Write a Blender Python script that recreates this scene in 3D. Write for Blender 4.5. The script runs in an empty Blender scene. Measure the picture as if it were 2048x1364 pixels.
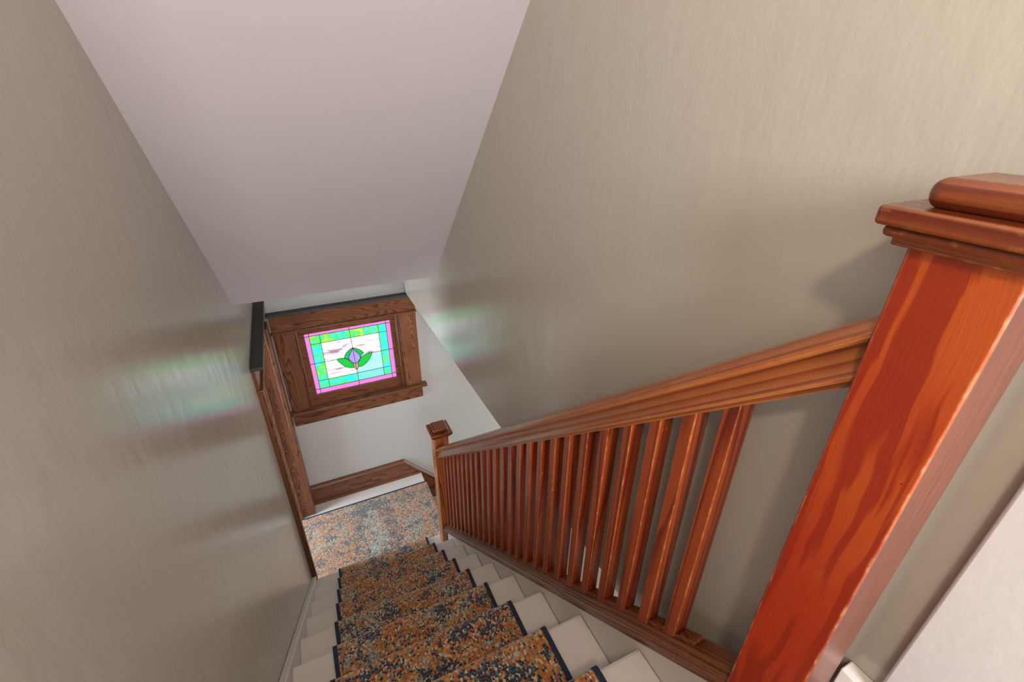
import bpy, bmesh, math, random
from mathutils import Vector, Matrix
random.seed(4)
S = bpy.context.scene
C = S.collection

# ------------------------------------------------------------------ camera
def make_camera():
    y, p, r = math.radians(25.4884), math.radians(-27.8532), math.radians(0.5877)
    F = Vector((math.sin(y)*math.cos(p), math.cos(y)*math.cos(p), math.sin(p)))
    R0 = Vector((math.cos(y), -math.sin(y), 0)); U0 = R0.cross(F)
    R = math.cos(r)*R0 + math.sin(r)*U0; U = -math.sin(r)*R0 + math.cos(r)*U0
    cd = bpy.data.cameras.new('camera'); co = bpy.data.objects.new('camera', cd); C.objects.link(co)
    cd.sensor_width = 36; cd.lens = 926.975/2048*36; cd.clip_start = 0.02
    m = Matrix((R, U, -F)).transposed().to_4x4(); m.translation = Vector((0.34399, -2.15585, 2.81245))
    co.matrix_world = m
    S.camera = co
make_camera()

# ------------------------------------------------------------------ world, lights, exposure
S.view_settings.view_transform = 'Standard'; S.view_settings.look = 'None'
S.view_settings.gamma = 1; S.view_settings.use_curve_mapping = False
S.view_settings.exposure = 0.0
w = bpy.data.worlds.new('world'); S.world = w; w.use_nodes = True
w.node_tree.nodes['Background'].inputs[0].default_value = (0.80, 0.90, 1.0, 1)
w.node_tree.nodes['Background'].inputs[1].default_value = 0.5

def lamp(name, typ, loc, target, power, col, size=None, size_y=None, spread=None):
    d = bpy.data.lights.new(name, typ); d.energy = power; d.color = col
    if typ == 'AREA':
        d.shape = 'RECTANGLE'; d.size = size; d.size_y = size_y or size
        if spread: d.spread = math.radians(spread)
    else: d.shadow_soft_size = size or .05
    o = bpy.data.objects.new(name, d); C.objects.link(o); o.location = loc
    o.rotation_euler = (Vector(target)-Vector(loc)).to_track_quat('-Z', 'Y').to_euler()
    return o
lamp('hall_ceiling_light', 'POINT', (0.06, -2.55, 3.455), (0, 0, 0), 33, (1.0, .80, .58), .055)
lamp('upper_hall_fill', 'AREA', (-1.55, -3.3, 3.2), (.4, -2.4, 3.0), 18, (.97, .98, 1.0), 1.3, 1.3)  # added soft fill for the upper hall, no window opening behind it
lamp('rear_hall_fill', 'AREA', (0.25, -4.35, 3.3), (.5, 0, 1.7), 125, (.97, .97, 1.0), .9, 1.0)  # unseen fill panel, added to brighten the soffit and steps
lamp('side_room_window', 'AREA', (-1.35, .50, .85), (.5, .05, .12), 38, (.72, .87, 1.0), .6, 1.0)
lamp('side_room_fill', 'AREA', (-1.45, .30, .55), (.5, .2, 1.1), 42, (.96, .97, 1.0), .7, 1.0)  # extra upward fill, added to lift the low end of the soffit
lamp('lower_room_window', 'AREA', (3.3, -.6, .5), (1.0, .3, .9), 48, (1.0, .98, .96), 1.6, 1.6)

# ------------------------------------------------------------------ node helper
class G:
    def __init__(s, name):
        s.m = bpy.data.materials.new(name); s.m.use_nodes = True; s.t = s.m.node_tree
        s.b = s.t.nodes['Principled BSDF']; s.out = s.t.nodes['Material Output']
    def n(s, typ, **kw):
        nd = s.t.nodes.new(typ)
        for k, v in kw.items():
            if k.startswith('i_'):
                key = k[2:]; key = int(key) if key.isdigit() else key
                s.set(nd.inputs[key], v)
            else: setattr(nd, k, v)
        return nd
    def set(s, sock, v):
        if isinstance(v, bpy.types.NodeSocket): s.t.links.new(v, sock)
        else: sock.default_value = v
    def math(s, op, a, b=0.0, c=None, clamp=False):
        nd = s.n('ShaderNodeMath', operation=op, use_clamp=clamp); s.set(nd.inputs[0], a); s.set(nd.inputs[1], b)
        if c is not None: s.set(nd.inputs[2], c)
        return nd.outputs[0]
    def vmath(s, op, a, b):
        nd = s.n('ShaderNodeVectorMath', operation=op); s.set(nd.inputs[0], a); s.set(nd.inputs[1], b); return nd.outputs[0]
    def mapping(s, v, sc=(1, 1, 1), loc=(0, 0, 0), rot=(0, 0, 0)):
        nd = s.n('ShaderNodeMapping'); s.set(nd.inputs[0], v); nd.inputs['Scale'].default_value = sc
        nd.inputs['Location'].default_value = loc; nd.inputs['Rotation'].default_value = rot; return nd.outputs[0]
    def noise(s, v, scale=5, detail=2, rough=.5, dist=0):
        nd = s.n('ShaderNodeTexNoise'); s.set(nd.inputs['Vector'], v); nd.inputs['Scale'].default_value = scale
        nd.inputs['Detail'].default_value = detail; nd.inputs['Roughness'].default_value = rough
        nd.inputs['Distortion'].default_value = dist; return nd
    def ramp(s, fac, stops, interp='LINEAR'):
        nd = s.n('ShaderNodeValToRGB'); nd.color_ramp.interpolation = interp; cr = nd.color_ramp
        while len(cr.elements) < len(stops): cr.elements.new(.5)
        for e, (p, c) in zip(cr.elements, stops): e.position = p; e.color = (c[0], c[1], c[2], 1)
        s.set(nd.inputs[0], fac); return nd.outputs[0]
    def mix(s, f, a, b, bt='MIX'):
        nd = s.n('ShaderNodeMix', data_type='RGBA', blend_type=bt); s.set(nd.inputs[0], f)
        for k, v in ((6, a), (7, b)):
            if isinstance(v, tuple): v = (v[0], v[1], v[2], 1)
            s.set(nd.inputs[k], v)
        return nd.outputs[2]
    def bump(s, h, strength=.3, dist=.01, normal=None):
        nd = s.n('ShaderNodeBump'); s.set(nd.inputs['Height'], h); nd.inputs['Strength'].default_value = strength
        nd.inputs['Distance'].default_value = dist
        if normal: s.set(nd.inputs['Normal'], normal)
        return nd.outputs[0]
def hx(h):
    h = h.lstrip('#'); v = [int(h[i:i+2], 16)/255 for i in (0, 2, 4)]
    return tuple((c/12.92 if c <= .04045 else ((c+.055)/1.055)**2.4) for c in v)

# ------------------------------------------------------------------ materials
def wall_paint(name, col, rough=.38, spec=.5, bs=.12, streak=(1, 1, 1), stk=.5):
    g = G(name); tc = g.n('ShaderNodeTexCoord').outputs['Object']
    big = g.noise(tc, 1.3, 3).outputs[0]
    g.b.inputs['IOR'].default_value = 1.52
    c = g.mix(g.math('MULTIPLY', big, .10), col, tuple(x*.80 for x in col))
    g.set(g.b.inputs['Base Color'], c)
    g.b.inputs['Specular IOR Level'].default_value = spec
    st = g.noise(g.mapping(tc, streak), 5, 4, .6).outputs[0]
    peel = g.noise(tc, 170, 3, .6).outputs[0]
    h = g.math('ADD', g.math('MULTIPLY', st, stk), g.math('MULTIPLY', peel, .05))
    g.set(g.b.inputs['Normal'], g.bump(h, bs, .02))
    rn = g.noise(g.mapping(tc, streak), 9, 3).outputs[0]
    g.set(g.b.inputs['Roughness'], g.math('MULTIPLY_ADD', rn, .16, rough-.08))
    return g.m
M = {}
M['wall'] = wall_paint('greige_wall_paint', (.44, .405, .345), .21, .6, .16, (3, 3, 1.1))
M['soffit'] = wall_paint('pale_ceiling_paint', (.50, .455, .46), .55, .3, .10)
M['far'] = wall_paint('light_grey_wall_paint', (.47, .46, .44), .45, .4, .10)

def white_paint(name, col, rough=.35):
    g = G(name); tc = g.n('ShaderNodeTexCoord').outputs['Object']
    n1 = g.noise(tc, 14, 4, .6).outputs[0]
    c = g.mix(g.math('MULTIPLY', n1, .25), col, tuple(x*.86 for x in col))
    sp = g.noise(tc, 95, 2, .5).outputs[0]
    spot = g.math('GREATER_THAN', sp, .80)
    c = g.mix(spot, c, (.10, .08, .06))
    g.set(g.b.inputs['Base Color'], c); g.b.inputs['Roughness'].default_value = rough
    g.set(g.b.inputs['Normal'], g.bump(g.noise(tc, 60, 4).outputs[0], .12, .004))
    return g.m
M['white'] = white_paint('worn_white_gloss_paint', (.74, .70, .66))
M['white_casing'] = white_paint('white_casing_paint', (.55, .53, .53), .45)

def wood(name, axis, dark, mid, light, ring=55, amp=.9, across=(1, 1), fine=260, rough=.28, wear=0.0, wearcol=(.60, .28, .08),
         coat=.25, stretch=.10, contrast=(.30, .55, .8), scuff=.0, nscale=9, bumps=.15):
    """Plank grain running along the object's own axis."""
    g = G(name); tc = g.n('ShaderNodeTexCoord').outputs['Object']
    rnd = g.n('ShaderNodeObjectInfo').outputs['Random']
    off = g.n('ShaderNodeCombineXYZ'); 
    for i in range(3): g.set(off.inputs[i], g.math('MULTIPLY', rnd, (7.3, 5.1, 9.7)[i]))
    v = g.vmath('ADD', tc, off.outputs[0])
    sc = {'X': (stretch, 1, 1), 'Y': (1, stretch, 1), 'Z': (1, 1, stretch)}[axis]
    vs = g.mapping(v, sc)
    low = g.noise(vs, nscale, 2, .45).outputs[0]
    sep = g.n('ShaderNodeSeparateXYZ'); g.set(sep.inputs[0], vs)
    oth = [i for i in range(3) if 'XYZ'[i] != axis]
    lin = g.math('ADD', g.math('MULTIPLY', sep.outputs[oth[0]], across[0]), g.math('MULTIPLY', sep.outputs[oth[1]], across[1]))
    ph = g.math('ADD', g.math('MULTIPLY', lin, ring), g.math('MULTIPLY', low, ring*amp*.13))
    band = g.math('FRACT', ph)
    # saw-tooth early/late wood with soft return
    late = g.math('POWER', band, 2.2)
    late = g.math('MINIMUM', late, g.math('MULTIPLY', g.math('SUBTRACT', 1.0, band), 7.0))
    fs = {'X': (.02, 1, 1), 'Y': (1, .02, 1), 'Z': (1, 1, .02)}[axis]
    pore = g.noise(g.mapping(v, fs), fine, 3, .6).outputs[0]
    blot = g.noise(g.mapping(v, {'X': (.3, 1, 1), 'Y': (1, .3, 1), 'Z': (1, 1, .3)}[axis]), 14, 3, .6).outputs[0]
    f = g.math('ADD', g.math('MULTIPLY', late, .62), g.math('MULTIPLY', pore, .38))
    f = g.math('ADD', f, g.math('MULTIPLY', g.math('SUBTRACT', blot, .5), .55), clamp=True)
    col = g.ramp(f, [(contrast[0], light), (contrast[1], mid), (contrast[2], dark)])
    if scuff > 0:
        sn = g.noise(g.mapping(v, {'X': (.25, 1, 1), 'Y': (1, .25, 1), 'Z': (1, 1, .25)}[axis]), 120, 3, .6).outputs[0]
        area = g.noise(v, 6, 2).outputs[0]
        thr = g.math('SUBTRACT', .80-scuff*.1, g.math('MULTIPLY', g.math('SUBTRACT', area, .5), .25))
        col = g.mix(g.math('MULTIPLY', g.math('GREATER_THAN', sn, thr), .8), col, wearcol)
    if wear > 0:
        bv = g.n('ShaderNodeBevel', samples=3); bv.inputs['Radius'].default_value = .0035
        geo = g.n('ShaderNodeNewGeometry')
        dt = g.n('ShaderNodeVectorMath', operation='DOT_PRODUCT'); g.set(dt.inputs[0], bv.outputs[0]); g.set(dt.inputs[1], geo.outputs['Normal'])
        e = g.math('SUBTRACT', 1.0, dt.outputs['Value'])
        nz = g.noise(v, 60, 3, .65).outputs[0]
        e = g.math('MULTIPLY', g.math('MULTIPLY', g.math('GREATER_THAN', g.math('ADD', e, g.math('MULTIPLY', nz, .5)), .33), g.math('GREATER_THAN', e, .012)), wear)
        col = g.mix(e, col, wearcol)
    g.set(g.b.inputs['Base Color'], col)
    g.set(g.b.inputs['Roughness'], g.math('MULTIPLY_ADD', pore, .22, rough-.08))
    g.b.inputs['Coat Weight'].default_value = coat; g.b.inputs['Coat Roughness'].default_value = .22
    g.set(g.b.inputs['Normal'], g.bump(g.math('ADD', g.math('MULTIPLY', f, -.5), blot), bumps, .003))
    return g.m
OAK = dict(dark=hx('27140c'), mid=hx('532d1a'), light=hx('74462b'))
for ax in 'XYZ':
    M['oak'+ax] = wood('stained_oak_grain_'+ax.lower(), ax, ring=70, amp=3.0, rough=.38, coat=.15, **OAK)
M['oak_cathedral'] = wood('stained_oak_cathedral', 'Z', hx('2a160d'), hx('5e3520'), hx('8a5638'), ring=95, amp=4.2, stretch=.16, nscale=9,
                          rough=.38, coat=.1, contrast=(.25, .5, .72))
RED = dict(dark=hx('571407'), mid=hx('9a3009'), light=hx('c25a1a'))
def pine():
    g = G('red_varnished_pine'); tc = g.n('ShaderNodeTexCoord').outputs['Object']
    wob = g.noise(g.mapping(tc, (1, 1, .45)), 9, 2).outputs['Color']
    v = g.vmath('ADD', tc, g.vmath('MULTIPLY', g.vmath('SUBTRACT', wob, (.5, .5, .5)), (.0, .055, .0)))
    v = g.vmath('ADD', v, g.vmath('MULTIPLY', g.vmath('SUBTRACT', wob, (.5, .5, .5)), (.03, .0, .0)))
    b = g.noise(g.mapping(v, (1, 1, .035)), 88, 1.5, .4).outputs[0]
    f = g.noise(g.mapping(v, (1, 1, .02)), 420, 3, .6).outputs[0]
    bl = g.noise(g.mapping(tc, (1, 1, .5)), 7, 3, .55).outputs[0]
    sp = g.n('ShaderNodeSeparateXYZ'); g.set(sp.inputs[0], tc)
    hgt = g.math('MULTIPLY_ADD', sp.outputs[2], 1.3, -.55)
    red = g.mix(g.math('ADD', g.math('MULTIPLY', g.math('SUBTRACT', bl, .5), 1.6), hgt, clamp=True), hx('96280c'), hx('ac561c'))
    dk = hx('7a1a08')
    m = g.ramp(g.math('ADD', b, g.math('MULTIPLY', g.math('SUBTRACT', f, .5), .10)), [(.46, (0, 0, 0)), (.54, (1, 1, 1))])
    col = g.mix(g.math('MULTIPLY', m, .82), red, dk)
    col = g.mix(g.math('MULTIPLY', f, .25), col, hx('8a2a0c'))
    dent = g.noise(g.mapping(tc, (1, 1, .6)), 52, 2, .6).outputs[0]
    col = g.mix(g.math('MULTIPLY', g.math('GREATER_THAN', dent, .765), .8), col, hx('3a1008'))
    chip = g.noise(g.mapping(tc, (1, 1, .35), (4, 2, 7)), 330, 2, .5).outputs[0]
    col = g.mix(g.math('MULTIPLY', g.math('GREATER_THAN', chip, .81), .6), col, hx('e0a060'))
    bv = g.n('ShaderNodeBevel', samples=3); bv.inputs['Radius'].default_value = .0032
    geo = g.n('ShaderNodeNewGeometry')
    dt = g.n('ShaderNodeVectorMath', operation='DOT_PRODUCT'); g.set(dt.inputs[0], bv.outputs[0]); g.set(dt.inputs[1], geo.outputs['Normal'])
    nz = g.noise(g.mapping(tc, (1, 1, .5)), 70, 3, .65).outputs[0]
    df = g.math('SUBTRACT', 1.0, dt.outputs['Value'])
    e = g.math('MULTIPLY', g.math('GREATER_THAN', g.math('ADD', df, g.math('MULTIPLY', nz, .5)), .33), g.math('GREATER_THAN', df, .02))
    col = g.mix(g.math('MULTIPLY', e, .8), col, hx('e3ab72'))
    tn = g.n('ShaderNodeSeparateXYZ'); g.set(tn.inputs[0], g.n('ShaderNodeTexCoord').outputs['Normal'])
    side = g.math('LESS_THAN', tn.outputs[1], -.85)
    col = g.mix(g.math('MULTIPLY', side, .75), col, g.mix(f, hx('543a30'), hx('6a5146')))  # lamp glare on the camera-facing side, mixed into the colour as grey-brown
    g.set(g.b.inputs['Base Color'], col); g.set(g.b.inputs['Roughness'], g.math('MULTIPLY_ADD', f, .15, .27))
    g.b.inputs['Coat Weight'].default_value = .15; g.b.inputs['Coat Roughness'].default_value = .25
    g.set(g.b.inputs['Normal'], g.bump(g.math('ADD', f, g.math('MULTIPLY', bl, 2.0)), .12, .002))
    return g.m
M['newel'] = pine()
M['newel_top'] = wood('red_varnished_pine_cap', 'Y', across=(.15, 1), dark=hx('3f1408'), mid=hx('61250e'), light=hx('80421f'), ring=60, amp=.8, stretch=.03, contrast=(.1, .5, .95), rough=.26, wear=.35,
                      wearcol=hx('e0a060'), coat=.3)
M['baluster'] = wood('varnished_baluster_wood', 'Z', hx('4a1408'), hx('70220a'), hx('8f3c18'), ring=60, amp=1.4, stretch=.05, rough=.30, wear=.8,
                     wearcol=hx('c98242'), scuff=.55, coat=.35)
M['rail'] = wood('varnished_handrail_wood', 'Y', hx('4a1c0c'), hx('8a431d'), hx('a86232'), ring=42, amp=.55, stretch=.03, nscale=14, fine=650, contrast=(.2, .55, 1.0), rough=.28, wear=.5,
                 wearcol=hx('cf9458'), scuff=.2, coat=.35)
M['rail_low'] = wood('varnished_lower_rail_wood', 'Y', hx('2a140b'), hx('54290f'), hx('7a452a'), ring=120, amp=1.6, stretch=.05, rough=.32, wear=.4,
                     wearcol=hx('a97c54'), coat=.3)
M['small_newel'] = wood('brown_newel_wood', 'Z', hx('451a0c'), hx('7d3a18'), hx('a9602c'), ring=70, amp=2, rough=.28, wear=.5, wearcol=hx('c99a66'), coat=.3)

def plain(name, col, rough=.5, bumps=0, bscale=80, **kw):
    g = G(name); tc = g.n('ShaderNodeTexCoord').outputs['Object']
    n = g.noise(tc, bscale, 3).outputs[0]
    g.set(g.b.inputs['Base Color'], g.mix(g.math('MULTIPLY', n, .6), col, tuple(c*.55 for c in col)))
    g.b.inputs['Roughness'].default_value = rough
    if bumps: g.set(g.b.inputs['Normal'], g.bump(n, bumps, .004))
    return g.m
M['dust'] = plain('dusty_black_top', (.045, .043, .042), .55, .3, 40)
M['lead'] = plain('dark_lead_came', (.03, .028, .03), .4)
M['navy'] = plain('navy_carpet_binding', hx('2c3850'), .9, .9, 420)
M['lowfloor'] = plain('beige_lower_floor', (.32, .26, .20), .6)
M['softwhite'] = plain('white_room_paint', (.70, .69, .67), .6)

def carpet(name='patterned_wool_carpet', landing=False):
    g = G(name); uv = g.n('ShaderNodeTexCoord').outputs['UV']
    vo = g.n('ShaderNodeTexVoronoi', feature='F1'); g.set(vo.inputs['Vector'], g.mapping(uv, (1, .8, 1))); vo.inputs['Scale'].default_value = 185
    sc = g.n('ShaderNodeSeparateColor'); g.set(sc.inputs[0], vo.outputs['Color'])
    r1, r2 = sc.outputs[0], sc.outputs[1]
    # tuft centre position in metres
    pos = g.vmath('DIVIDE', vo.outputs['Position'], (165, 165*.8, 165)) if False else g.mapping(vo.outputs['Position'], (1, 1.25, 1))
    wob = g.noise(pos, 13, 2).outputs['Color']
    pw = g.vmath('ADD', pos, g.vmath('MULTIPLY', g.vmath('SUBTRACT', wob, (.5, .5, .5)), (.05, .05, 0)))
    # repeating persian lattice: framed panels and medallions
    sp = g.n('ShaderNodeSeparateXYZ'); g.set(sp.inputs[0], pw)
    u = g.math('MULTIPLY', sp.outputs[0], 1.0); v = sp.outputs[1]
    fu = g.math('ABSOLUTE', g.math('SUBTRACT', g.math('FRACT', g.math('MULTIPLY', u, 6.2)), .5))
    fv = g.math('ABSOLUTE', g.math('SUBTRACT', g.math('FRACT', g.math('MULTIPLY', v, 4.6)), .5))
    diam = g.math('ADD', fu, fv)
    ringd = g.math('ABSOLUTE', g.math('SUBTRACT', g.math('FRACT', g.math('MULTIPLY', diam, 2.6)), .5))
    n1 = g.noise(pos, 8.5, 3, .6).outputs[0]
    n2 = g.noise(g.mapping(pos, (1, 1, 1), (3.1, 7.7, 0)), 5.5, 2, .55).outputs[0]
    n3 = g.noise(g.mapping(pos, (1, 1, 1), (9.1, 2.7, 0)), 19, 3, .65).outputs[0]
    j = g.math('MULTIPLY', g.math('SUBTRACT', r2, .5), .26)
    navy = g.math('ADD', g.math('MULTIPLY', g.math('SUBTRACT', ringd, .25), .35), g.math('MULTIPLY', g.math('SUBTRACT', n1, .5), 2.7))
    navy = g.math('ADD', navy, g.math('MULTIPLY', g.math('SUBTRACT', n3, .5), 2.3))
    bd = g.math('ABSOLUTE', g.math('SUBTRACT', g.math('ABSOLUTE', g.math('SUBTRACT', sp.outputs[0], .475)), .205))
    line = g.math('LESS_THAN', bd, .0028)
    cl = g.math('LESS_THAN', g.math('ABSOLUTE', g.math('SUBTRACT', g.math('FRACT', g.math('MULTIPLY', v, 5.3)), .5)), .013)
    outer = g.math('GREATER_THAN', g.math('ABSOLUTE', g.math('SUBTRACT', sp.outputs[0], .475)), .205)
    navy = g.math('SUBTRACT', navy, g.math('MULTIPLY', outer, .09))
    navy = g.math('GREATER_THAN', g.math('ADD', navy, j), .16)
    navy = g.math('MAXIMUM', navy, g.math('MULTIPLY', g.math('MAXIMUM', line, cl), g.math('GREATER_THAN', r2, .35)))
    if landing:
        sx = g.math('SUBTRACT', v, 2.12); sy = g.math('SUBTRACT', sp.outputs[0], 3.64)
        md = g.math('ADD', g.math('POWER', g.math('ABSOLUTE', g.math('DIVIDE', sx, .075)), 2.0), g.math('POWER', g.math('ABSOLUTE', g.math('DIVIDE', sy, .26)), 2.0))
        ring = g.math('MULTIPLY', g.math('GREATER_THAN', md, 1.0), g.math('LESS_THAN', md, 4.2))
        fr = g.math('LESS_THAN', g.math('ABSOLUTE', g.math('SUBTRACT', g.math('ABSOLUTE', sy), .255)), .026)
        nb = g.math('ADD', g.math('MULTIPLY', ring, .42), g.math('MULTIPLY', fr, .42))
        nb = g.math('ADD', nb, g.math('ADD', g.math('SUBTRACT', n3, .5), g.math('MULTIPLY', j, 1.6)))
        navy = g.math('MAXIMUM', navy, g.math('GREATER_THAN', nb, .36))
        inner = g.math('MULTIPLY', g.math('LESS_THAN', md, 1.0), .18)
    else: inner = 0.0
    n2 = g.math('ADD', n2, inner)
    pale = g.math('GREATER_THAN', g.math('ADD', g.math('ADD', n2, g.math('MULTIPLY', g.math('SUBTRACT', n3, .5), .5)), g.math('MULTIPLY', j, .8)), .575)
    o, ru, mu, cr, nv, te, wi, bl = [hx(c) for c in ('bd7230', 'a9522a', 'c4954a', 'd6c4a2', '252e41', '5d7f80', '8e2b4e', '9fb0ad')]
    A = g.ramp(r1, [(0, o), (.32, mu), (.50, ru), (.64, o), (.75, cr), (.85, nv), (.945, te), (.985, wi)], 'CONSTANT')
    B = g.ramp(r1, [(0, nv), (.60, hx('3a4a63')), (.74, mu), (.83, cr), (.91, te), (.97, ru)], 'CONSTANT')
    D = g.ramp(r1, [(0, bl), (.25, te), (.42, mu), (.55, cr), (.70, hx('7d9a93')), (.80, nv), (.90, o), (.97, wi)], 'CONSTANT')
    col = g.mix(pale, A, D); col = g.mix(navy, col, B)
    if landing: col = g.mix(.16, col, hx('6f6858'))
    d = vo.outputs['Distance']
    g.set(g.b.inputs['Base Color'], col); g.b.inputs['Roughness'].default_value = .95
    g.b.inputs['Sheen Weight'].default_value = .7; g.b.inputs['Sheen Roughness'].default_value = .5
    g.b.inputs['Specular IOR Level'].default_value = .1
    h = g.math('ADD', g.math('MULTIPLY', d, -1.0), g.math('MULTIPLY', r2, .6))
    g.set(g.b.inputs['Normal'], g.bump(h, .9, .006))
    return g.m
M['carpet'] = carpet()
M['carpet_landing'] = carpet('patterned_wool_landing_carpet', True)

def glass(name, cols, strength=1.1, stretch=(1, 1, 1), scale=7, dist=1.2, ramp_pos=None):
    g = G(name); tc = g.n('ShaderNodeTexCoord').outputs['Object']
    if len(cols) == 1: c = g.mix(g.noise(tc, 30, 2).outputs[0], cols[0], tuple(x*.93 for x in cols[0]))
    else:
        n = g.noise(g.mapping(tc, stretch), scale, 4, .6, dist).outputs[0]
        ps = ramp_pos or [.30+.40*i/(len(cols)-1) for i in range(len(cols))]
        c = g.ramp(n, list(zip(ps, cols)))
    g.set(g.b.inputs['Base Color'], (.02, .02, .02, 1)); g.b.inputs['Roughness'].default_value = .15
    g.set(g.b.inputs['Emission Color'], c); g.b.inputs['Emission Strength'].default_value = strength
    return g.m
M['g_pink'] = glass('pink_glass', [hx('f08ce0')])
M['g_green'] = glass('green_blue_streaky_glass', [hx('20d0f0'), hx('50e0d0'), hx('30d860'), hx('a0d830'), hx('d0b870')], 1.6, (1, 1, 1), 11, 2.0)
M['g_teal'] = glass('teal_streaky_glass', [hx('08c8f0'), hx('30d8d0'), hx('4cdc7a'), hx('30d850')], 1.6, (1, 1, 3), 9, 1.0)
M['g_white'] = glass('milky_streaky_glass', [hx('8a6c80'), hx('c4aec0'), hx('d4e8ea'), hx('e6dcd4'), hx('94743c')], 1.9, (1, 1, 5.5), 6, .8,
                     [.34, .42, .50, .57, .68])
M['g_pale'] = glass('pale_cyan_glass', [hx('c8c0ec'), hx('a8ecf0'), hx('98e4e8')], 1.3, (1, 1, 4), 5, .5)
M['g_aqua'] = glass('aqua_glass', [hx('70e8e0'), hx('86e0d4')], 1.2, (2, 1, 1), 12)
M['g_bud'] = glass('lavender_glass', [hx('d08ce8'), hx('b0a0f0'), hx('a0b4f0')], 1.1, (1, 1, 1), 22)
M['g_leaf'] = glass('leaf_green_glass', [hx('00b85a'), hx('00d86a')], 1.0, (1, 1, 1), 30)
M['g_leaf2'] = glass('bright_green_glass', [hx('00d050'), hx('10dc20')], 1.0, (1, 1, 1), 30)
M['g_peach'] = glass('peach_glass', [hx('e8a090')])

# ------------------------------------------------------------------ mesh helpers
def link(name, verts, faces, mat, parent=None, base=(0, 0, 0), uv=None, bevel=0, seg=2, smooth=False):
    me = bpy.data.meshes.new(name); b = Vector(base)
    me.from_pydata([tuple(Vector(v)-b) for v in verts], [], faces); me.update()
    if uv is not None:
        l = me.uv_layers.new(name='UVMap')
        for p in me.polygons:
            for li in p.loop_indices: l.data[li].uv = uv[me.loops[li].vertex_index]
    if mat: me.materials.append(mat)
    bm = bmesh.new(); bm.from_mesh(me); bmesh.ops.recalc_face_normals(bm, faces=bm.faces)
    if bevel:
        ed = [e for e in bm.edges if len(e.link_faces) == 2 and e.calc_face_angle(0) > .5]
        res = bmesh.ops.bevel(bm, geom=ed, offset=bevel, segments=seg, profile=.5, affect='EDGES', clamp_overlap=True)
        for fc in res['faces']: fc.smooth = True
    bm.to_mesh(me); bm.free()
    if smooth:
        for p in me.polygons: p.use_smooth = True
        me.set_sharp_from_angle(angle=math.radians(38))
    o = bpy.data.objects.new(name, me); C.objects.link(o); o.location = base
    if parent:
        o.parent = parent; o.location = b-parent.location
    return o
def box_vf(x0, x1, y0, y1, z0, z1):
    v = [(x, y, z) for x in (x0, x1) for y in (y0, y1) for z in (z0, z1)]
    return v, [(0, 1, 3, 2), (4, 6, 7, 5), (0, 4, 5, 1), (2, 3, 7, 6), (0, 2, 6, 4), (1, 5, 7, 3)]
def box(name, x0, x1, y0, y1, z0, z1, mat, parent=None, bevel=.0015, seg=2):
    v, f = box_vf(x0, x1, y0, y1, z0, z1)
    return link(name, v, f, mat, parent, ((x0+x1)/2, (y0+y1)/2, z0), bevel=bevel, seg=seg)
def prism(name, poly, axis, a, b, mat, parent=None, bevel=0, base=None, seg=2):
    """Extrude a 2D polygon along an axis. axis 'x': poly is (y,z); 'y': (x,z); 'z': (x,y)."""
    def P(p, t):
        return {'x': (t, p[0], p[1]), 'y': (p[0], t, p[1]), 'z': (p[0], p[1], t)}[axis]
    n = len(poly); v = [P(p, a) for p in poly]+[P(p, b) for p in poly]
    f = [tuple(range(n)), tuple(range(n, 2*n))[::-1]]+[(i, (i+1) % n, n+(i+1) % n, n+i) for i in range(n)]
    if base is None:
        base = tuple((min(q[i] for q in v)+max(q[i] for q in v))/2 for i in range(2))+(min(q[2] for q in v),)
    return link(name, v, f, mat, parent, base, bevel=bevel, seg=seg)
def empty(name, loc, label, cat, group=None, kind=None):
    o = bpy.data.objects.new(name, None); C.objects.link(o); o.location = loc; o.empty_display_size = .1
    return tag(o, label, cat, group, kind)
def tag(o, label=None, cat=None, group=None, kind=None):
    if label: o['label'] = label
    if cat: o['category'] = cat
    if group: o['group'] = group
    if kind: o['kind'] = kind
    return o
def struct(o, label=None, cat=None): return tag(o, label, cat, None, 'structure')

# ------------------------------------------------------------------ dimensions (metres)
RISE, RUN = .19, .2167
XL, W, YF = .042, .95, .842          # left wall, right wall, far wall
ZTOP = 11*RISE                       # upper floor
HB = 1.625                           # lower ceiling / bottom edge of the hanging right wall
SL = RISE/RUN; TH = math.atan(SL)
def nl(y): return RISE-y*SL          # nosing line
ZC = 4.4

# ------------------------------------------------------------------ shell
# left wall with the doorway opening at the landing
def wall_left():
    y0, y1, y2, y3, z0, zh, zt = -2.30, .055, .78, .96, -.95, 1.57, ZC
    prof = [(y0, z0), (y1, z0), (y1, zh), (y2, zh), (y2, z0), (y3, z0), (y3, zt), (y0, zt)]
    return prism('wall_left', prof, 'x', XL-.12, XL, M['wall'], base=(XL, 0, 0))
struct(wall_left(), 'greige painted stairwell wall on the left, scuffed and glossy', 'wall')
# right wall hanging over the open side of the stairs
prof = [(-4.5, ZTOP-.02), (-2.2, ZTOP-.02), (-1.75, HB), (YF, HB), (YF, ZC), (-4.5, ZC)]
struct(prism('wall_right', prof, 'x', W, W+.12, M['wall'], base=(W, 0, 0)), 'tan painted wall above the railing with a level bottom edge', 'wall')
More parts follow.
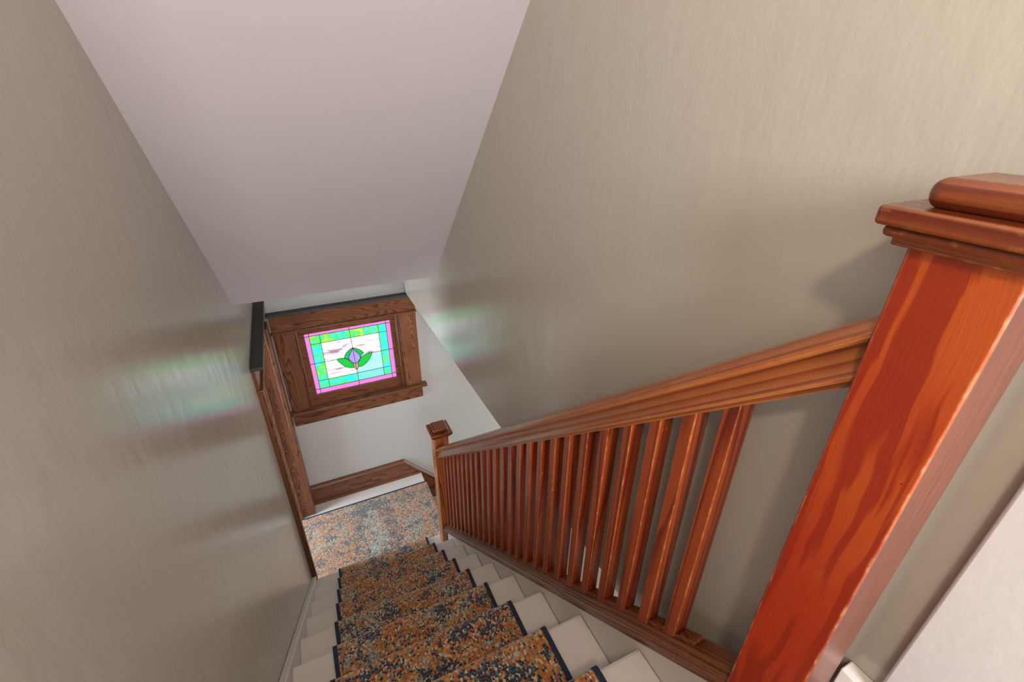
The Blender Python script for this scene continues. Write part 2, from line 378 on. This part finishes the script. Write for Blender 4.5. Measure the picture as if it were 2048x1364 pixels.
# far wall with window hole
def wall_far():
    xs = [-1.6, .235, .86, 4.0]; zs = [-.95, .86, 1.48, ZC]; vs = []; fs = []
    y0, y1 = YF, YF+.14
    for y in (y0, y1):
        for z in zs:
            for x in xs: vs.append((x, y, z))
    def I(s, j, i): return s*16+j*4+i
    for s in (0, 1):
        for j in range(3):
            for i in range(3):
                if (i, j) != (1, 1): fs.append((I(s, j, i), I(s, j, i+1), I(s, j+1, i+1), I(s, j+1, i)))
    for a, b in (((1, 1), (1, 2)), ((1, 2), (2, 2)), ((2, 2), (2, 1)), ((2, 1), (1, 1))):
        fs.append((I(0, *a), I(0, *b), I(1, *b), I(1, *a)))
    return link('wall_far', vs, fs, M['far'], base=(0, YF, 0))
struct(wall_far(), 'light grey end wall of the landing around the stained glass window', 'wall')
# sloping soffit under the flight above
zs0, ys0 = 1.9931, .0453
top_y = ys0-(ZC-zs0)/1.0082
prof = [(ys0, zs0), (ys0+.02, zs0+.10), (top_y+.0, ZC+.12), (top_y-.1, ZC+.02)]
struct(prism('ceiling', [(ys0, zs0), (ys0+.0, zs0+.12), (top_y+.02, ZC+.14), (top_y, ZC)], 'x', XL, W, M['soffit'], base=(.5, 0, 2)),
       'pale pinkish sloping ceiling under the stairs above', 'ceiling')
struct(prism('ceiling_lower', [(ys0, zs0+.12), (YF, zs0+.12), (YF, zs0+.2), (ys0, zs0+.2)], 'x', XL, W, M['soffit']), 'flat ceiling over the landing', 'ceiling')
struct(box('ceiling_upper', -1.7, W+.12, -4.5, top_y, ZC, ZC+.1, M['soffit'], bevel=0), 'flat ceiling of the upper hall', 'ceiling')
# landing and floors
struct(box('floor', -1.6, .925, -.02, YF, -.10, 0, M['white'], bevel=0), 'white painted landing floor between the two flights', 'floor')
struct(box('floor_upper', -1.7, W+.12, -4.5, -10*RUN-.03, ZTOP-.12, ZTOP, M['white'], bevel=0), 'white painted floor of the upper hall', 'floor')
struct(box('floor_lower', .90, 4.0, -2.6, YF, -1.05, -.95, M['lowfloor'], bevel=0), 'pale floor of the room below the stairs', 'floor')
struct(box('wall_lower', .905, .935, -2.6, -.12, -.95, .30, M['softwhite'], bevel=0), 'white wall closing the space under the stairs', 'wall')
prof = [(-.12, .30), (-.12, nl(-.12)-.14), (-2.0, nl(-2.0)-.14-.30), (-2.6, 1.60), (-2.6, .30)]
struct(prism('wall_under', prof, 'x', .905, .935, M['softwhite']), 'triangular white wall under the stair stringer', 'wall')
struct(box('ceiling_room', W+.12, 4.0, -2.6, YF, HB, HB+.08, M['softwhite'], bevel=0), 'white ceiling of the room below', 'ceiling')
struct(box('wall_room', 4.0, 4.1, -2.6, YF+.14, -.95, HB+.08, M['far'], bevel=0), 'far side wall of the room below', 'wall')
struct(box('wall_room_near', .905, 4.1, -2.7, -2.6, -.95, HB+.08, M['far'], bevel=0), 'near wall of the room below', 'wall')
struct(box('wall_hall', -1.8, -1.7, -4.5, -2.3, ZTOP, ZC, M['wall'], bevel=0), 'left wall of the upper hall', 'wall')
struct(box('wall_hall_rear', -1.8, W+.12, -4.6, -4.5, ZTOP, ZC, M['wall'], bevel=0), 'rear wall of the upper hall', 'wall')
struct(box('wall_hall_side', -1.7, XL-.12, -2.3, -2.2, ZTOP, ZC, M['wall'], bevel=0), 'short side wall beside the stair opening', 'wall')
struct(box('wall_side_room', -1.7, -1.6, -1.2, YF+.9, -.1, 2.2, M['softwhite'], bevel=0), 'white wall of the room beyond the doorway', 'wall')
# white casing standing proud of the wall beside the camera
v, f = box_vf(.930, W, -2.75, -2.067, ZTOP, ZC-.4)
struct(link('trim_1', v, f, M['white_casing'], base=(.94, -2.4, ZTOP), bevel=.004, seg=3), 'blurred white painted door casing beside the tall newel post', 'casing')
struct(box('baseboard_right', .925, W, -2.066, -2.028, ZTOP-.05, ZTOP+.012, M['white'], bevel=.002), 'stub of white baseboard behind the tall newel post', 'baseboard')

# ------------------------------------------------------------------ door casing on the left wall
d = empty('door_1', (XL, .4, 0), 'dark oak cased doorway opening off the landing on the left', 'doorway', kind='structure')
box('near_casing', XL, XL+.018, -.012, .095, .20, 1.565, M['oakZ'], d, .002)
box('near_back_band', XL+.018, XL+.028, -.012, .012, .19, 1.565, M['oakZ'], d, .003)
fj = box('far_jamb', XL-.13, XL+.020, .722, .80, 0, 1.565, M['oak_cathedral'], d, .002)
box('far_stop', XL-.085, XL-.045, .708, .722, 0, 1.565, M['oakZ'], d, .002)
box('far_back_band', XL+.020, XL+.044, .719, .835, 0, 1.565, M['oakZ'], d, .003)
box('near_jamb', XL-.13, XL, .055, .075, .0, 1.565, M['oakZ'], d, .002)
box('neck_bead', XL, XL+.030, -.022, .832, 1.565, 1.580, M['oakY'], d, .004)
box('head_board', XL, XL+.016, -.012, .828, 1.580, 1.690, M['oakY'], d, .0015)
box('cornice', XL, XL+.055, -.030, .836, 1.690, 1.706, M['dust'], d, .002)

# ------------------------------------------------------------------ window
wn = empty('window_1', (.55, YF, .75), 'small stained glass tulip window in wide oak trim', 'window', kind='structure')
gx0, gx1, gz0, gz1 = .2726, .8298, .9539, 1.4252
def P3(u, v, y): return (gx0+(gx1-gx0)*u, y, gz1-(gz1-gz0)*v)
box('left_casing', .0945, .207, YF-.020, YF, .874, 1.4693, M['oak_casing'] if 'oak_casing' in M else M['oakZ'], wn, .0015)
box('right_casing', .892, 1.0078, YF-.020, YF, .874, 1.4693, M['oak_cathedral'], wn, .0015)
for x0, x1 in ((.207, .216), (.222, .231), (.866, .875), (.883, .892)):
    box('stop_bead', x0, x1, YF-.014, YF+.02, .872, 1.4693, M['oakZ'], wn, .003)
box('side_jamb', .205, .236, YF-.002, YF+.10, .872, 1.47, M['oakZ'], wn, .001)
box('side_jamb', .860, .892, YF-.002, YF+.10, .872, 1.47, M['oakZ'], wn, .001)
box('neck_bead', .088, 1.0138, YF-.034, YF, 1.4693, 1.483, M['oakX'], wn, .004)
box('head_board', .0945, 1.0078, YF-.024, YF, 1.483, 1.598, M['oakX'], wn, .0015)
box('cornice', .086, 1.016, YF-.050, YF, 1.598, 1.616, M['dust'], wn, .002)
box('window_sill', .0812, 1.0415, YF-.052, YF+.06, .852, .874, M['oakX'], wn, .006, 3)
box('apron', .0945, 1.0078, YF-.020, YF, .7516, .852, M['oakX'], wn, .0015)
sash = empty('sash', (.55, YF+.03, .874), None, None); sash.parent = wn; sash.location = Vector((.55, YF+.03, .874))-wn.location
def sbox(name, *a, mat, bevel=.002):
    v, f = box_vf(*a); return link(name, v, f, mat, bevel=bevel, base=((a[0]+a[1])/2, (a[2]+a[3])/2, a[4]))
def child(o, par, parw):
    loc = o.location.copy(); o.parent = par; o.location = loc-Vector(parw); return o
sw = (.55, YF+.03, .874)
bpy.data.objects.remove(sash)
# sash as one mesh part with its glass and leading as sub-parts
def frame_mesh(ox0, ox1, oz0, oz1, ix0, ix1, iz0, iz1, y0, y1, mat, name, parent):
    vs = []
    for y in (y0, y1):
        vs += [(ox0, y, oz0), (ox1, y, oz0), (ox1, y, oz1), (ox0, y, oz1), (ix0, y, iz0), (ix1, y, iz0), (ix1, y, iz1), (ix0, y, iz1)]
    fs = []
    for s in (0, 8):
        for i in range(4): fs.append((s+i, s+(i+1) % 4, s+4+(i+1) % 4, s+4+i))
    for i in range(4):
        fs.append((i, (i+1) % 4, 8+(i+1) % 4, 8+i)); fs.append((4+i, 4+(i+1) % 4, 12+(i+1) % 4, 12+i))
    return link(name, vs, fs, mat, parent, ((ox0+ox1)/2, (y0+y1)/2, oz0), bevel=.002)
sash = frame_mesh(.231, .868, .874, 1.4693, gx0, gx1, gz0, gz1, YF+.004, YF+.034, M['oakX'], 'sash', wn)
sash_w = Vector(((.231+.868)/2, YF+.019, .874))
gy = YF+.022
def gpoly(name, polys, mat):
    vs, fs = [], []
    for poly in polys:
        s = len(vs); n = len(poly)
        for yy in (gy, gy+.003): vs += [P3(u, v, yy) for u, v in poly]
        fs.append(tuple(range(s, s+n))); fs.append(tuple(range(s+2*n-1, s+n-1, -1)))
        fs += [(s+i, s+(i+1) % n, s+n+(i+1) % n, s+n+i) for i in range(n)]
    o = link(name, vs, fs, mat, None, (.55, gy, 1.0))
    o.parent = sash; o.location = Vector((.55, gy, 1.0))-sash_w
    return o
def rect(a, b, c, d_): return [(a, b), (c, b), (c, d_), (a, d_)]
U1, U2, UM, U3, U4 = .05, .165, .508, .85, .948
V1, V2, VM, V3, V4 = .055, .185, .495, .79, .925
gpoly('pink_border', [rect(0, 0, U1, 1), rect(U4, 0, 1, 1), rect(U1, 0, U4, V1), rect(U1, V4, U4, 1)], M['g_pink'])
gpoly('green_border', [rect(U1, V1, U2, V2), rect(U2, V1, U3, V2), rect(U1, VM-.12, U2, V3-.05), rect(U3, VM+.05, U4, V3)], M['g_green'])
gpoly('teal_border', [rect(U1, V2, U2, VM-.12), rect(U1, V3-.05, U2, V3), rect(U1, V3, U2, V4), rect(U2, V3, UM, V4), rect(U3, V1, U4, V2),
                      rect(U3, V2, U4, VM+.05), rect(U3, V3, U4, V4)], M['g_teal'])
gpoly('aqua_border', [rect(UM, V3, U3, V4)], M['g_aqua'])
gpoly('milky_glass', [rect(U2, V2, U3, VM), rect(U2, VM, UM, V3)], M['g_white'])
gpoly('pale_glass', [rect(UM, VM, U3, V3)], M['g_pale'])
def bez(p0, p1, p2, p3, n=12):
    o = []
    for i in range(n+1):
        t = i/n; o.append(tuple((1-t)**3*a+3*(1-t)**2*t*b+3*(1-t)*t*t*c+t**3*e for a, b, c, e in zip(p0, p1, p2, p3)))
    return o
AP = (.512, .353)
bl = bez(AP, (.49, .43), (.445, .47), (.445, .53))+bez((.445, .53), (.445, .59), (.49, .62), (.515, .62))[1:]
br = bez(AP, (.535, .43), (.585, .47), (.585, .53))+bez((.585, .53), (.585, .59), (.54, .62), (.515, .62))[1:]
gy0 = gy
gy = gy0-.0012
gpoly('tulip_bud', [bl+br[::-1][1:-1]], M['g_bud'])
sl = bez(AP, (.45, .38), (.40, .44), (.395, .505)); slb = bez((.395, .505), (.42, .51), (.435, .52), (.447, .555), 6)
sr = bez(AP, (.575, .38), (.62, .43), (.632, .475)); srb = bez((.632, .475), (.61, .49), (.595, .51), (.586, .545), 6)
inl = [p for p in bl if p[1] < .545]; inr = [p for p in br if p[1] < .535]
gpoly('tulip_inner_leaf', [sl+slb[1:]+inl[::-1][:-1]], M['g_leaf']); gpoly('tulip_inner_leaf', [sr+srb[1:]+inr[::-1][:-1]], M['g_leaf'])
ll = bez((.303, .495), (.36, .63), (.43, .70), (.495, .685)); lt = bez((.303, .495), (.38, .475), (.45, .51), (.495, .62))
rl = bez((.735, .495), (.70, .62), (.60, .72), (.545, .685)); rt = bez((.735, .495), (.66, .48), (.60, .52), (.545, .61))
gpoly('tulip_leaf', [ll+lt[::-1][:-1]], M['g_leaf2']); gpoly('tulip_leaf', [rl+rt[::-1][:-1]], M['g_leaf2'])
dr = bez((.49, .625), (.49, .70), (.50, .72), (.52, .73), 6)+bez((.52, .73), (.545, .71), (.55, .68), (.545, .62), 6)[1:]
gpoly('tulip_base', [dr], M['g_peach'])
gy = gy0
# leading: one mesh of thin flat strips
def strips(paths, wd):
    vs, fs = [], []
    for path in paths:
        pts = [Vector(P3(u, v, gy-.0025)) for u, v in path]
        for a, b in zip(pts, pts[1:]):
            dv = (b-a)
            if dv.length < 1e-6: continue
            dv.normalize(); n = Vector((-dv.z, 0, dv.x))*wd/2; a2, b2 = a-dv*wd*.3, b+dv*wd*.3; s = len(vs)
            for q in (a2-n, a2+n, b2+n, b2-n): vs.append(tuple(q))
            for q in (a2-n, a2+n, b2+n, b2-n): vs.append((q.x, q.y+.0022, q.z))
            fs += [(s, s+1, s+2, s+3), (s+4, s+7, s+6, s+5), (s, s+4, s+5, s+1), (s+1, s+5, s+6, s+2), (s+2, s+6, s+7, s+3), (s+3, s+7, s+4, s)]
    return vs, fs
paths = [[(U1, 0), (U1, 1)], [(U4, 0), (U4, 1)], [(0, V1), (1, V1)], [(0, V4), (1, V4)], [(U2, V1), (U2, V4)], [(U3, V1), (U3, V4)],
         [(U1, V2), (U4, V2)], [(U1, V3), (U4, V3)], [(UM, 0), AP], [(.52, .73), (.52, 1)], [(0, VM), (.303, .495)], [(.735, .495), (1, VM)],
         [AP, (.515, .62), (.52, .73)], bl, br, sl, slb, sr, srb, ll, lt, rl, rt, dr]
vs, fs = strips(paths, .0034)
o = link('leading', vs, fs, M['lead'], None, (.55, gy, 1.0)); o.parent = sash; o.location = Vector((.55, gy, 1.0))-sash_w

# ------------------------------------------------------------------ baseboard on the far wall, ramping down the lower flight
def ramp_board(name, prof, x0, xk, x1, slope, mat):
    """prof: (protrusion, height) polygon; level from x0 to xk, then falling."""
    vs, fs = [], []; n = len(prof); sec = [(x0, 0), (xk, 0), (x1, -(x1-xk)*slope)]
    for x, dz in sec:
        for p, z in prof: vs.append((x, YF-p, z+dz))
    for s in range(2):
        for i in range(n): fs.append((s*n+i, s*n+(i+1) % n, (s+1)*n+(i+1) % n, (s+1)*n+i))
    fs += [tuple(range(n)), tuple(range(2*n, 3*n))[::-1]]
    return link(name, vs, fs, mat, None, ((x0+xk)/2, YF, 0))
bb = [(0, 0), (.022, 0), (.022, .022), (.016, .028), (.016, .128), (.021, .134), (.021, .143), (.027, .148), (.027, .158), (.020, .166), (.014, .1767), (0, .1767)]
bb2 = [(0, -.25), (.016, -.25)]+bb[4:]
o1 = ramp_board('baseboard_far', bb2, .0827, .7996, 1.95, 1.09, M['oakX'])
struct(o1, 'dark oak baseboard along the landing that slopes down beside the lower flight', 'baseboard')
sh = prism('shoe_mould', [(YF-.016, 0), (YF-.030, 0), (YF-.029, .010), (YF-.024, .019), (YF-.016, .022)], 'x', .0827, .915, M['oakX'])
sh.location -= o1.location; sh.parent = o1

# ------------------------------------------------------------------ upper flight
st = empty('staircase', (.5, -1.1, 0), 'white painted upper stair flight running down to the landing', 'stairs')
XT0, XT1 = .060, .868
def tread_prof(k):
    yf = -(k-1)*RUN; yb = -k*RUN-.02; z = k*RISE; t = .028; r = .010
    return [(yb, z-t), (yb, z), (yf-r, z), (yf-r*.3, z-r*.3), (yf, z-r), (yf, z-t+r), (yf-r*.3, z-t+r*.3), (yf-r, z-t)]
t0 = None
for k in range(1, 12):
    if t0 is None:
        t0 = prism('tread', tread_prof(1), 'x', XT0, XT1, M['white'], st, bevel=.0008, base=(.46, 0, RISE))
        r0 = prism('riser', [(-.020, 0), (-.020, RISE-.028), (-.036, RISE-.028), (-.036, 0)], 'x', XT0, XT1, M['white'], st, base=(.46, 0, 0))
    else:
        for src in (t0, r0):
            c = src.copy(); C.objects.link(c); c.parent = st
            c.location = src.location+Vector((0, -(k-1)*RUN, (k-1)*RISE))
def slope_board(name, x0, x1, top, bot, ya, yb, mat, parent, bevel=0, base=None):
    prof = [(ya, nl(ya)+bot), (yb, nl(yb)+bot), (yb, nl(yb)+top), (ya, nl(ya)+top)]
    return prism(name, prof, 'x', x0, x1, mat, parent, bevel=bevel)
slope_board('skirt_board', XL+.0005, XL+.018, .016, -.22, -2.38, -.014, M['white'], st, .001)
slope_board('skirt_cap', XL+.0005, XL+.024, .026, .006, -2.38, -.014, M['white'], st, .003)
slope_board('stringer', .870, .905, .046, -.26, -2.02, -.035, M['white'], st, .001)

# ------------------------------------------------------------------ carpets
def ribbon(name, path, x0, x1, thick, mat, parent=None, nx=8, base=None, u0=0, v0=0, wob=0, closed_uv=True):
    """path: list of (y,z) of the outer surface; solid strip with thickness towards the stair."""
    n = len(path); L = [0]
    for a, b in zip(path, path[1:]): L.append(L[-1]+math.dist(a, b))
    nrm = []
    for i in range(n):
        a = path[max(i-1, 0)]; b = path[min(i+1, n-1)]; dx, dz = b[0]-a[0], b[1]-a[1]; l = math.hypot(dx, dz) or 1
        nrm.append((-dz/l, dx/l))
    vs, fs, uv = [], [], []
    for i in range(n):
        for j in range(nx+1):
            x = x0+(x1-x0)*j/nx; vs.append((x, path[i][0], path[i][1])); uv.append((u0+x, v0+L[i]))
    for i in range(n):
        for j in (0, nx):
            x = x0+(x1-x0)*j/nx; vs.append((x, path[i][0]-nrm[i][0]*thick, path[i][1]-nrm[i][1]*thick)); uv.append((u0+x, v0+L[i]))
    w1 = nx+1; B = n*w1
    for i in range(n-1):
        for j in range(nx): fs.append((i*w1+j, i*w1+j+1, (i+1)*w1+j+1, (i+1)*w1+j))
        fs.append((i*w1, (i+1)*w1, B+2*(i+1), B+2*i)); fs.append((i*w1+nx, B+2*i+1, B+2*(i+1)+1, (i+1)*w1+nx))
        fs.append((B+2*i, B+2*i+2, B+2*i+3, B+2*i+1))
    for i in (0, n-1): fs.append(tuple(i*w1+j for j in range(nx+1))+(B+2*i+1, B+2*i))
    return link(name, vs, fs, mat, parent, base or ((x0+x1)/2, path[-1][0], path[-1][1]), uv=uv, smooth=True)
CT = .012
def stair_path(ct, kmax=11):
    p = []
    for k in range(kmax, 0, -1):
        yf = -(k-1)*RUN+ct*.5; z = k*RISE+ct; yb = -k*RUN-.020+ct
        r = .013
        if k == kmax: p.append((yb-.3, z))
        # little fillet where the riser carpet lands on the tread
        p.append((yb+.012, z+.0015)); p.append((yb+.026, z)); p.append((yf-.07, z)); p.append((yf-.03, z+.001))
        for a in range(0, 7):
            t = math.radians(90-a*30)
            p.append((yf-r+r*math.cos(t), z-r-(.004 if a > 3 else 0)+r*math.sin(t)))
        yr = -(k-1)*RUN-.020+ct
        p.append((yr+.003, z-.045)); p.append((yr, z-.065)); p.append((yr, z-RISE+.016))
        p.append((yr+.003, z-RISE+.006))
    return p
rn = empty('stair_runner', (.475, 0, .01), 'patterned orange and navy carpet runner on the upper flight', 'carpet runner')
pth = stair_path(CT)
ribbon('runner_pile', pth, .1936+.010, .7567-.010, .008, M['carpet'], rn, base=(.475, 0, .0))
for x0, x1 in ((.1936-.002, .1936+.012), (.7567-.012, .7567+.002)):
    ribbon('edge_binding', stair_path(CT+.0018), x0, x1, .0105, M['navy'], rn, nx=2, base=(.475, 0, .0))

# landing carpet, continuing down the lower flight
def flat_carpet():
    la = empty('landing_carpet', (.45, .35, 0), 'patterned orange and navy carpet covering the landing', 'carpet')
    z = .012
    # path in (x,z) across the landing then down the lower flight
    pts = [(.045, z), (.2, z), (.4, z), (.6, z), (.88, z), (.915, z)]
    xf = .937; r = .013; rl = .18; rs = .19
    for s in range(4):
        xn = xf+s*rl; zz = z-s*rs
        for a in range(0, 6):
            t = math.radians(90-a*30); pts.append((xn-r+r*math.cos(t), zz-r+r*math.sin(t)-(.003 if a > 3 else 0)))
        pts.append((xn-.012, zz-.06)); pts.append((xn-.012, zz-rs+.016)); pts.append((xn+.004, zz-rs+.002))
        if s < 3: pts.append((xn+rl-.03, zz-rs+.001))
    def strip(name, y0, y1, mat, dz=0, th=.009, nx=6, pts=pts):
        n = len(pts); L = [0]
        for a, b in zip(pts, pts[1:]): L.append(L[-1]+math.dist(a, b))
        vs, fs, uv = [], [], []
        for i, (x, zz) in enumerate(pts):
            a = pts[max(i-1, 0)]; b = pts[min(i+1, n-1)]; dx, dd = b[0]-a[0], b[1]-a[1]; l = math.hypot(dx, dd)
            nx_, nz_ = -dd/l, dx/l
            for j in range(nx+1):
                y = y0+(y1-y0)*j/nx; vs.append((x+nx_*dz, y, zz+nz_*dz)); uv.append((y+3.3, L[i]+1.7))
        B = len(vs)
        for i, (x, zz) in enumerate(pts):
            a = pts[max(i-1, 0)]; b = pts[min(i+1, n-1)]; dx, dd = b[0]-a[0], b[1]-a[1]; l = math.hypot(dx, dd)
            for y in (y0, y1): vs.append((x+dd/l*th, y, zz-dx/l*th)); uv.append((y, L[i]))
        w1 = nx+1
        for i in range(n-1):
            for j in range(nx): fs.append((i*w1+j, i*w1+j+1, (i+1)*w1+j+1, (i+1)*w1+j))
            fs.append((i*w1, (i+1)*w1, B+2*i+2, B+2*i)); fs.append((i*w1+nx, B+2*i+1, B+2*i+3, (i+1)*w1+nx)); fs.append((B+2*i, B+2*i+2, B+2*i+3, B+2*i+1))
        return link(name, vs, fs, mat, la, (.45, .35, 0), uv=uv, smooth=True)
    strip('carpet_pile', -.006, .684, M['carpet_landing'])
    strip('edge_binding', .684, .696, M['navy'], .0012, .0105, 2)
    strip('doorway_pile', .085, .684, M['carpet_landing'], pts=[(-.9, z), (-.4, z), (.045, z)])
    strip('edge_binding', .684, .696, M['navy'], .0012, .0105, 2, pts=[(-.9, z), (-.4, z), (.045, z)])
flat_carpet()

# ------------------------------------------------------------------ lower flight
lf = empty('lower_staircase', (1.2, .4, -.95), 'brown wooden lower stair flight turning right from the landing', 'stairs')
for s in range(0, 5):
    z = -s*.19; x0 = .935+(s-1)*.18; x1 = .935+s*.18-.012
    if s == 0: box('nosing', .90, .925, -.03, YF-.03, z-.028, z-.0005, M['white'], lf, .006)
    elif s < 5: box('tread', x0-.02, x1, -.03, YF-.018, z-.028, z-.002, M['oakY'], lf, .006)
    box('riser', x1-.024, x1-.010, -.03, YF-.018, z-.19, z-.03, M['oakY'], lf, 0)

# ------------------------------------------------------------------ railing
rg = empty('stair_railing', (.875, -1.0, .9), 'reddish varnished wooden stair railing with square balusters beside the white stairs', 'railing')
def extrude_slope(name, prof, ya, yb, off, xc, mat, parent):
    """prof is (dx, perpendicular height); runs along the slope from y=ya to y=yb, measured from the nosing line plus off."""
    c, s = math.cos(TH), math.sin(TH)
    # local frame: X right, Y down-slope, Z perpendicular
    L0, L1 = ya/c, yb/c; n = len(prof); seg = 1
    vs = [(dx, L0-dz*math.tan(TH)*-1*0, dz) for dx, dz in prof]+[(dx, L1, dz) for dx, dz in prof]
    # plumb-cut ends: shift ends so that cuts are vertical
    vs = [(dx, L0-dz*math.tan(TH), dz) for dx, dz in prof]+[(dx, L1-dz*math.tan(TH), dz) for dx, dz in prof]
    f = [tuple(range(n)), tuple(range(n, 2*n))[::-1]]+[(i, (i+1) % n, n+(i+1) % n, n+i) for i in range(n)]
    me = bpy.data.meshes.new(name); me.from_pydata(vs, [], f); me.materials.append(mat)
    bm = bmesh.new(); bm.from_mesh(me); bmesh.ops.recalc_face_normals(bm, faces=bm.faces); bm.to_mesh(me); bm.free()
    for p in me.polygons: p.use_smooth = True
    me.set_sharp_from_angle(angle=math.radians(30))
    o = bpy.data.objects.new(name, me); C.objects.link(o)
    o.rotation_euler = (-TH, 0, 0); o.parent = parent
    o.location = Vector((xc, 0, RISE+off))-parent.location
    return o
cT = math.cos(TH)
XR = .8775
def vperp(v): return v*cT            # vertical offset -> perpendicular
b0 = .652                            # underside of the handrail above the nosing line
hp = []
def H(dx, v): hp.append((dx, vperp(v)))
# right side bottom to top, then left side (mirrored) top to bottom
side = [(.016, .000), (.016, .010), (.034, .011), (.0355, .016), (.033, .020), (.0290, .028), (.0255, .040), (.0235, .050), (.0225, .0575), (.0350, .0580),
        (.0385, .0625), (.0385, .068), (.0350, .0725), (.0300, .0735), (.0290, .0765), (.026, .081), (.019, .0855), (.009, .088)]
prof = [(dx, vperp(v)) for dx, v in side]+[(-dx, vperp(v)) for dx, v in reversed(side)]
extrude_slope('handrail', prof, -1.965, -.075, b0, XR, M['rail'], rg)
low = [(.030, .000), (.030, .010), (.0335, .014), (.034, .021), (.031, .026), (.027, .029), (.027, .036), (.0235, .038), (.0235, .044), (.0185, .046), (.0185, .052)]
prof = [(dx, vperp(v)) for dx, v in low]+[(-dx, vperp(v)) for dx, v in reversed(low)]
extrude_slope('bottom_rail', prof, -1.965, -.075, .047, XR, M['rail_low'], rg)
N = 25; YB0, YB1 = -.161, -1.789; BW, BX = .0255, .0155
def baluster(yf):
    yn = yf-BW; zb = .098; za = b0+.004
    vs = [(XR-BX, yf, nl(yf)+zb), (XR+BX, yf, nl(yf)+zb), (XR+BX, yn, nl(yn)+zb), (XR-BX, yn, nl(yn)+zb),
          (XR-BX, yf, nl(yf)+za), (XR+BX, yf, nl(yf)+za), (XR+BX, yn, nl(yn)+za), (XR-BX, yn, nl(yn)+za)]
    f = [(0, 1, 2, 3), (4, 5, 6, 7), (0, 1, 5, 4), (1, 2, 6, 5), (2, 3, 7, 6), (3, 0, 4, 7)]
    return link('baluster', vs, f, M['baluster'], rg, (XR, yf-BW/2, nl(yf)+.098), bevel=.0016)
bal = baluster(YB0)
stp = (YB1-YB0)/(N-1)
def fillet(ya, yb):
    top, bot = .112, .094; w_ = .0125
    prof_ = [(ya, nl(ya)+bot), (yb, nl(yb)+bot), (yb, nl(yb)+top-.004), (yb-.006, nl(yb-.006)+top), (ya+.006, nl(ya+.006)+top), (ya, nl(ya)+top-.004)]
    return prism('fillet', prof_, 'x', XR-w_, XR+w_, M['rail_low'], rg)
fl = fillet(YB0+stp, YB0-BW)
for i in range(1, N):
    c = bal.copy(); C.objects.link(c); c.parent = rg; dy = stp*i
    c.location = bal.location+Vector((random.uniform(-.0006, .0006), dy, -dy*SL)); c.rotation_euler.z = random.uniform(-.02, .02)
    if i < N:
        c = fl.copy(); C.objects.link(c); c.parent = rg; c.location = fl.location+Vector((0, dy, -dy*SL))

# ------------------------------------------------------------------ newel posts
def newel(name, x0, x1, y0, y1, z0, z1, mat, capmat, label, k=1.0, wearbase=False):
    r = empty(name, ((x0+x1)/2, (y0+y1)/2, z0), label, 'newel post', 'newel posts')
    link('post', *box_vf(x0, x1, y0, y1, z0, z1), mat, r, ((x0+x1)/2, (y0+y1)/2, z0), bevel=.0022, seg=2)
    def slab(nm, e, za, zb, bv, m, sg=3):
        v, f = box_vf(x0-e, x1+e, y0-e, y1+e, za, zb)
        return link(nm, v, f, m, r, ((x0+x1)/2, (y0+y1)/2, za), bevel=bv, seg=sg)
    slab('neck_mould', .010*k, z1-.004, z1+.004, .0015, capmat)
    slab('cap_mould', .0175*k, z1+.003, z1+.014, .005, capmat)
    slab('cap_slab', .0235*k, z1+.013, z1+.030, .004, capmat)
    slab('cap_block', .003*k, z1+.029, z1+.055, .0115, capmat, 4)
    return r
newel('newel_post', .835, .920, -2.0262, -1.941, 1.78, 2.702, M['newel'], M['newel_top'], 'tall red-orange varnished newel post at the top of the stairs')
newel('newel_post', .838, .920, -.115, -.033, RISE, 1.098, M['small_newel'], M['newel_top'], 'brown newel post at the bottom of the railing near the landing', .9)
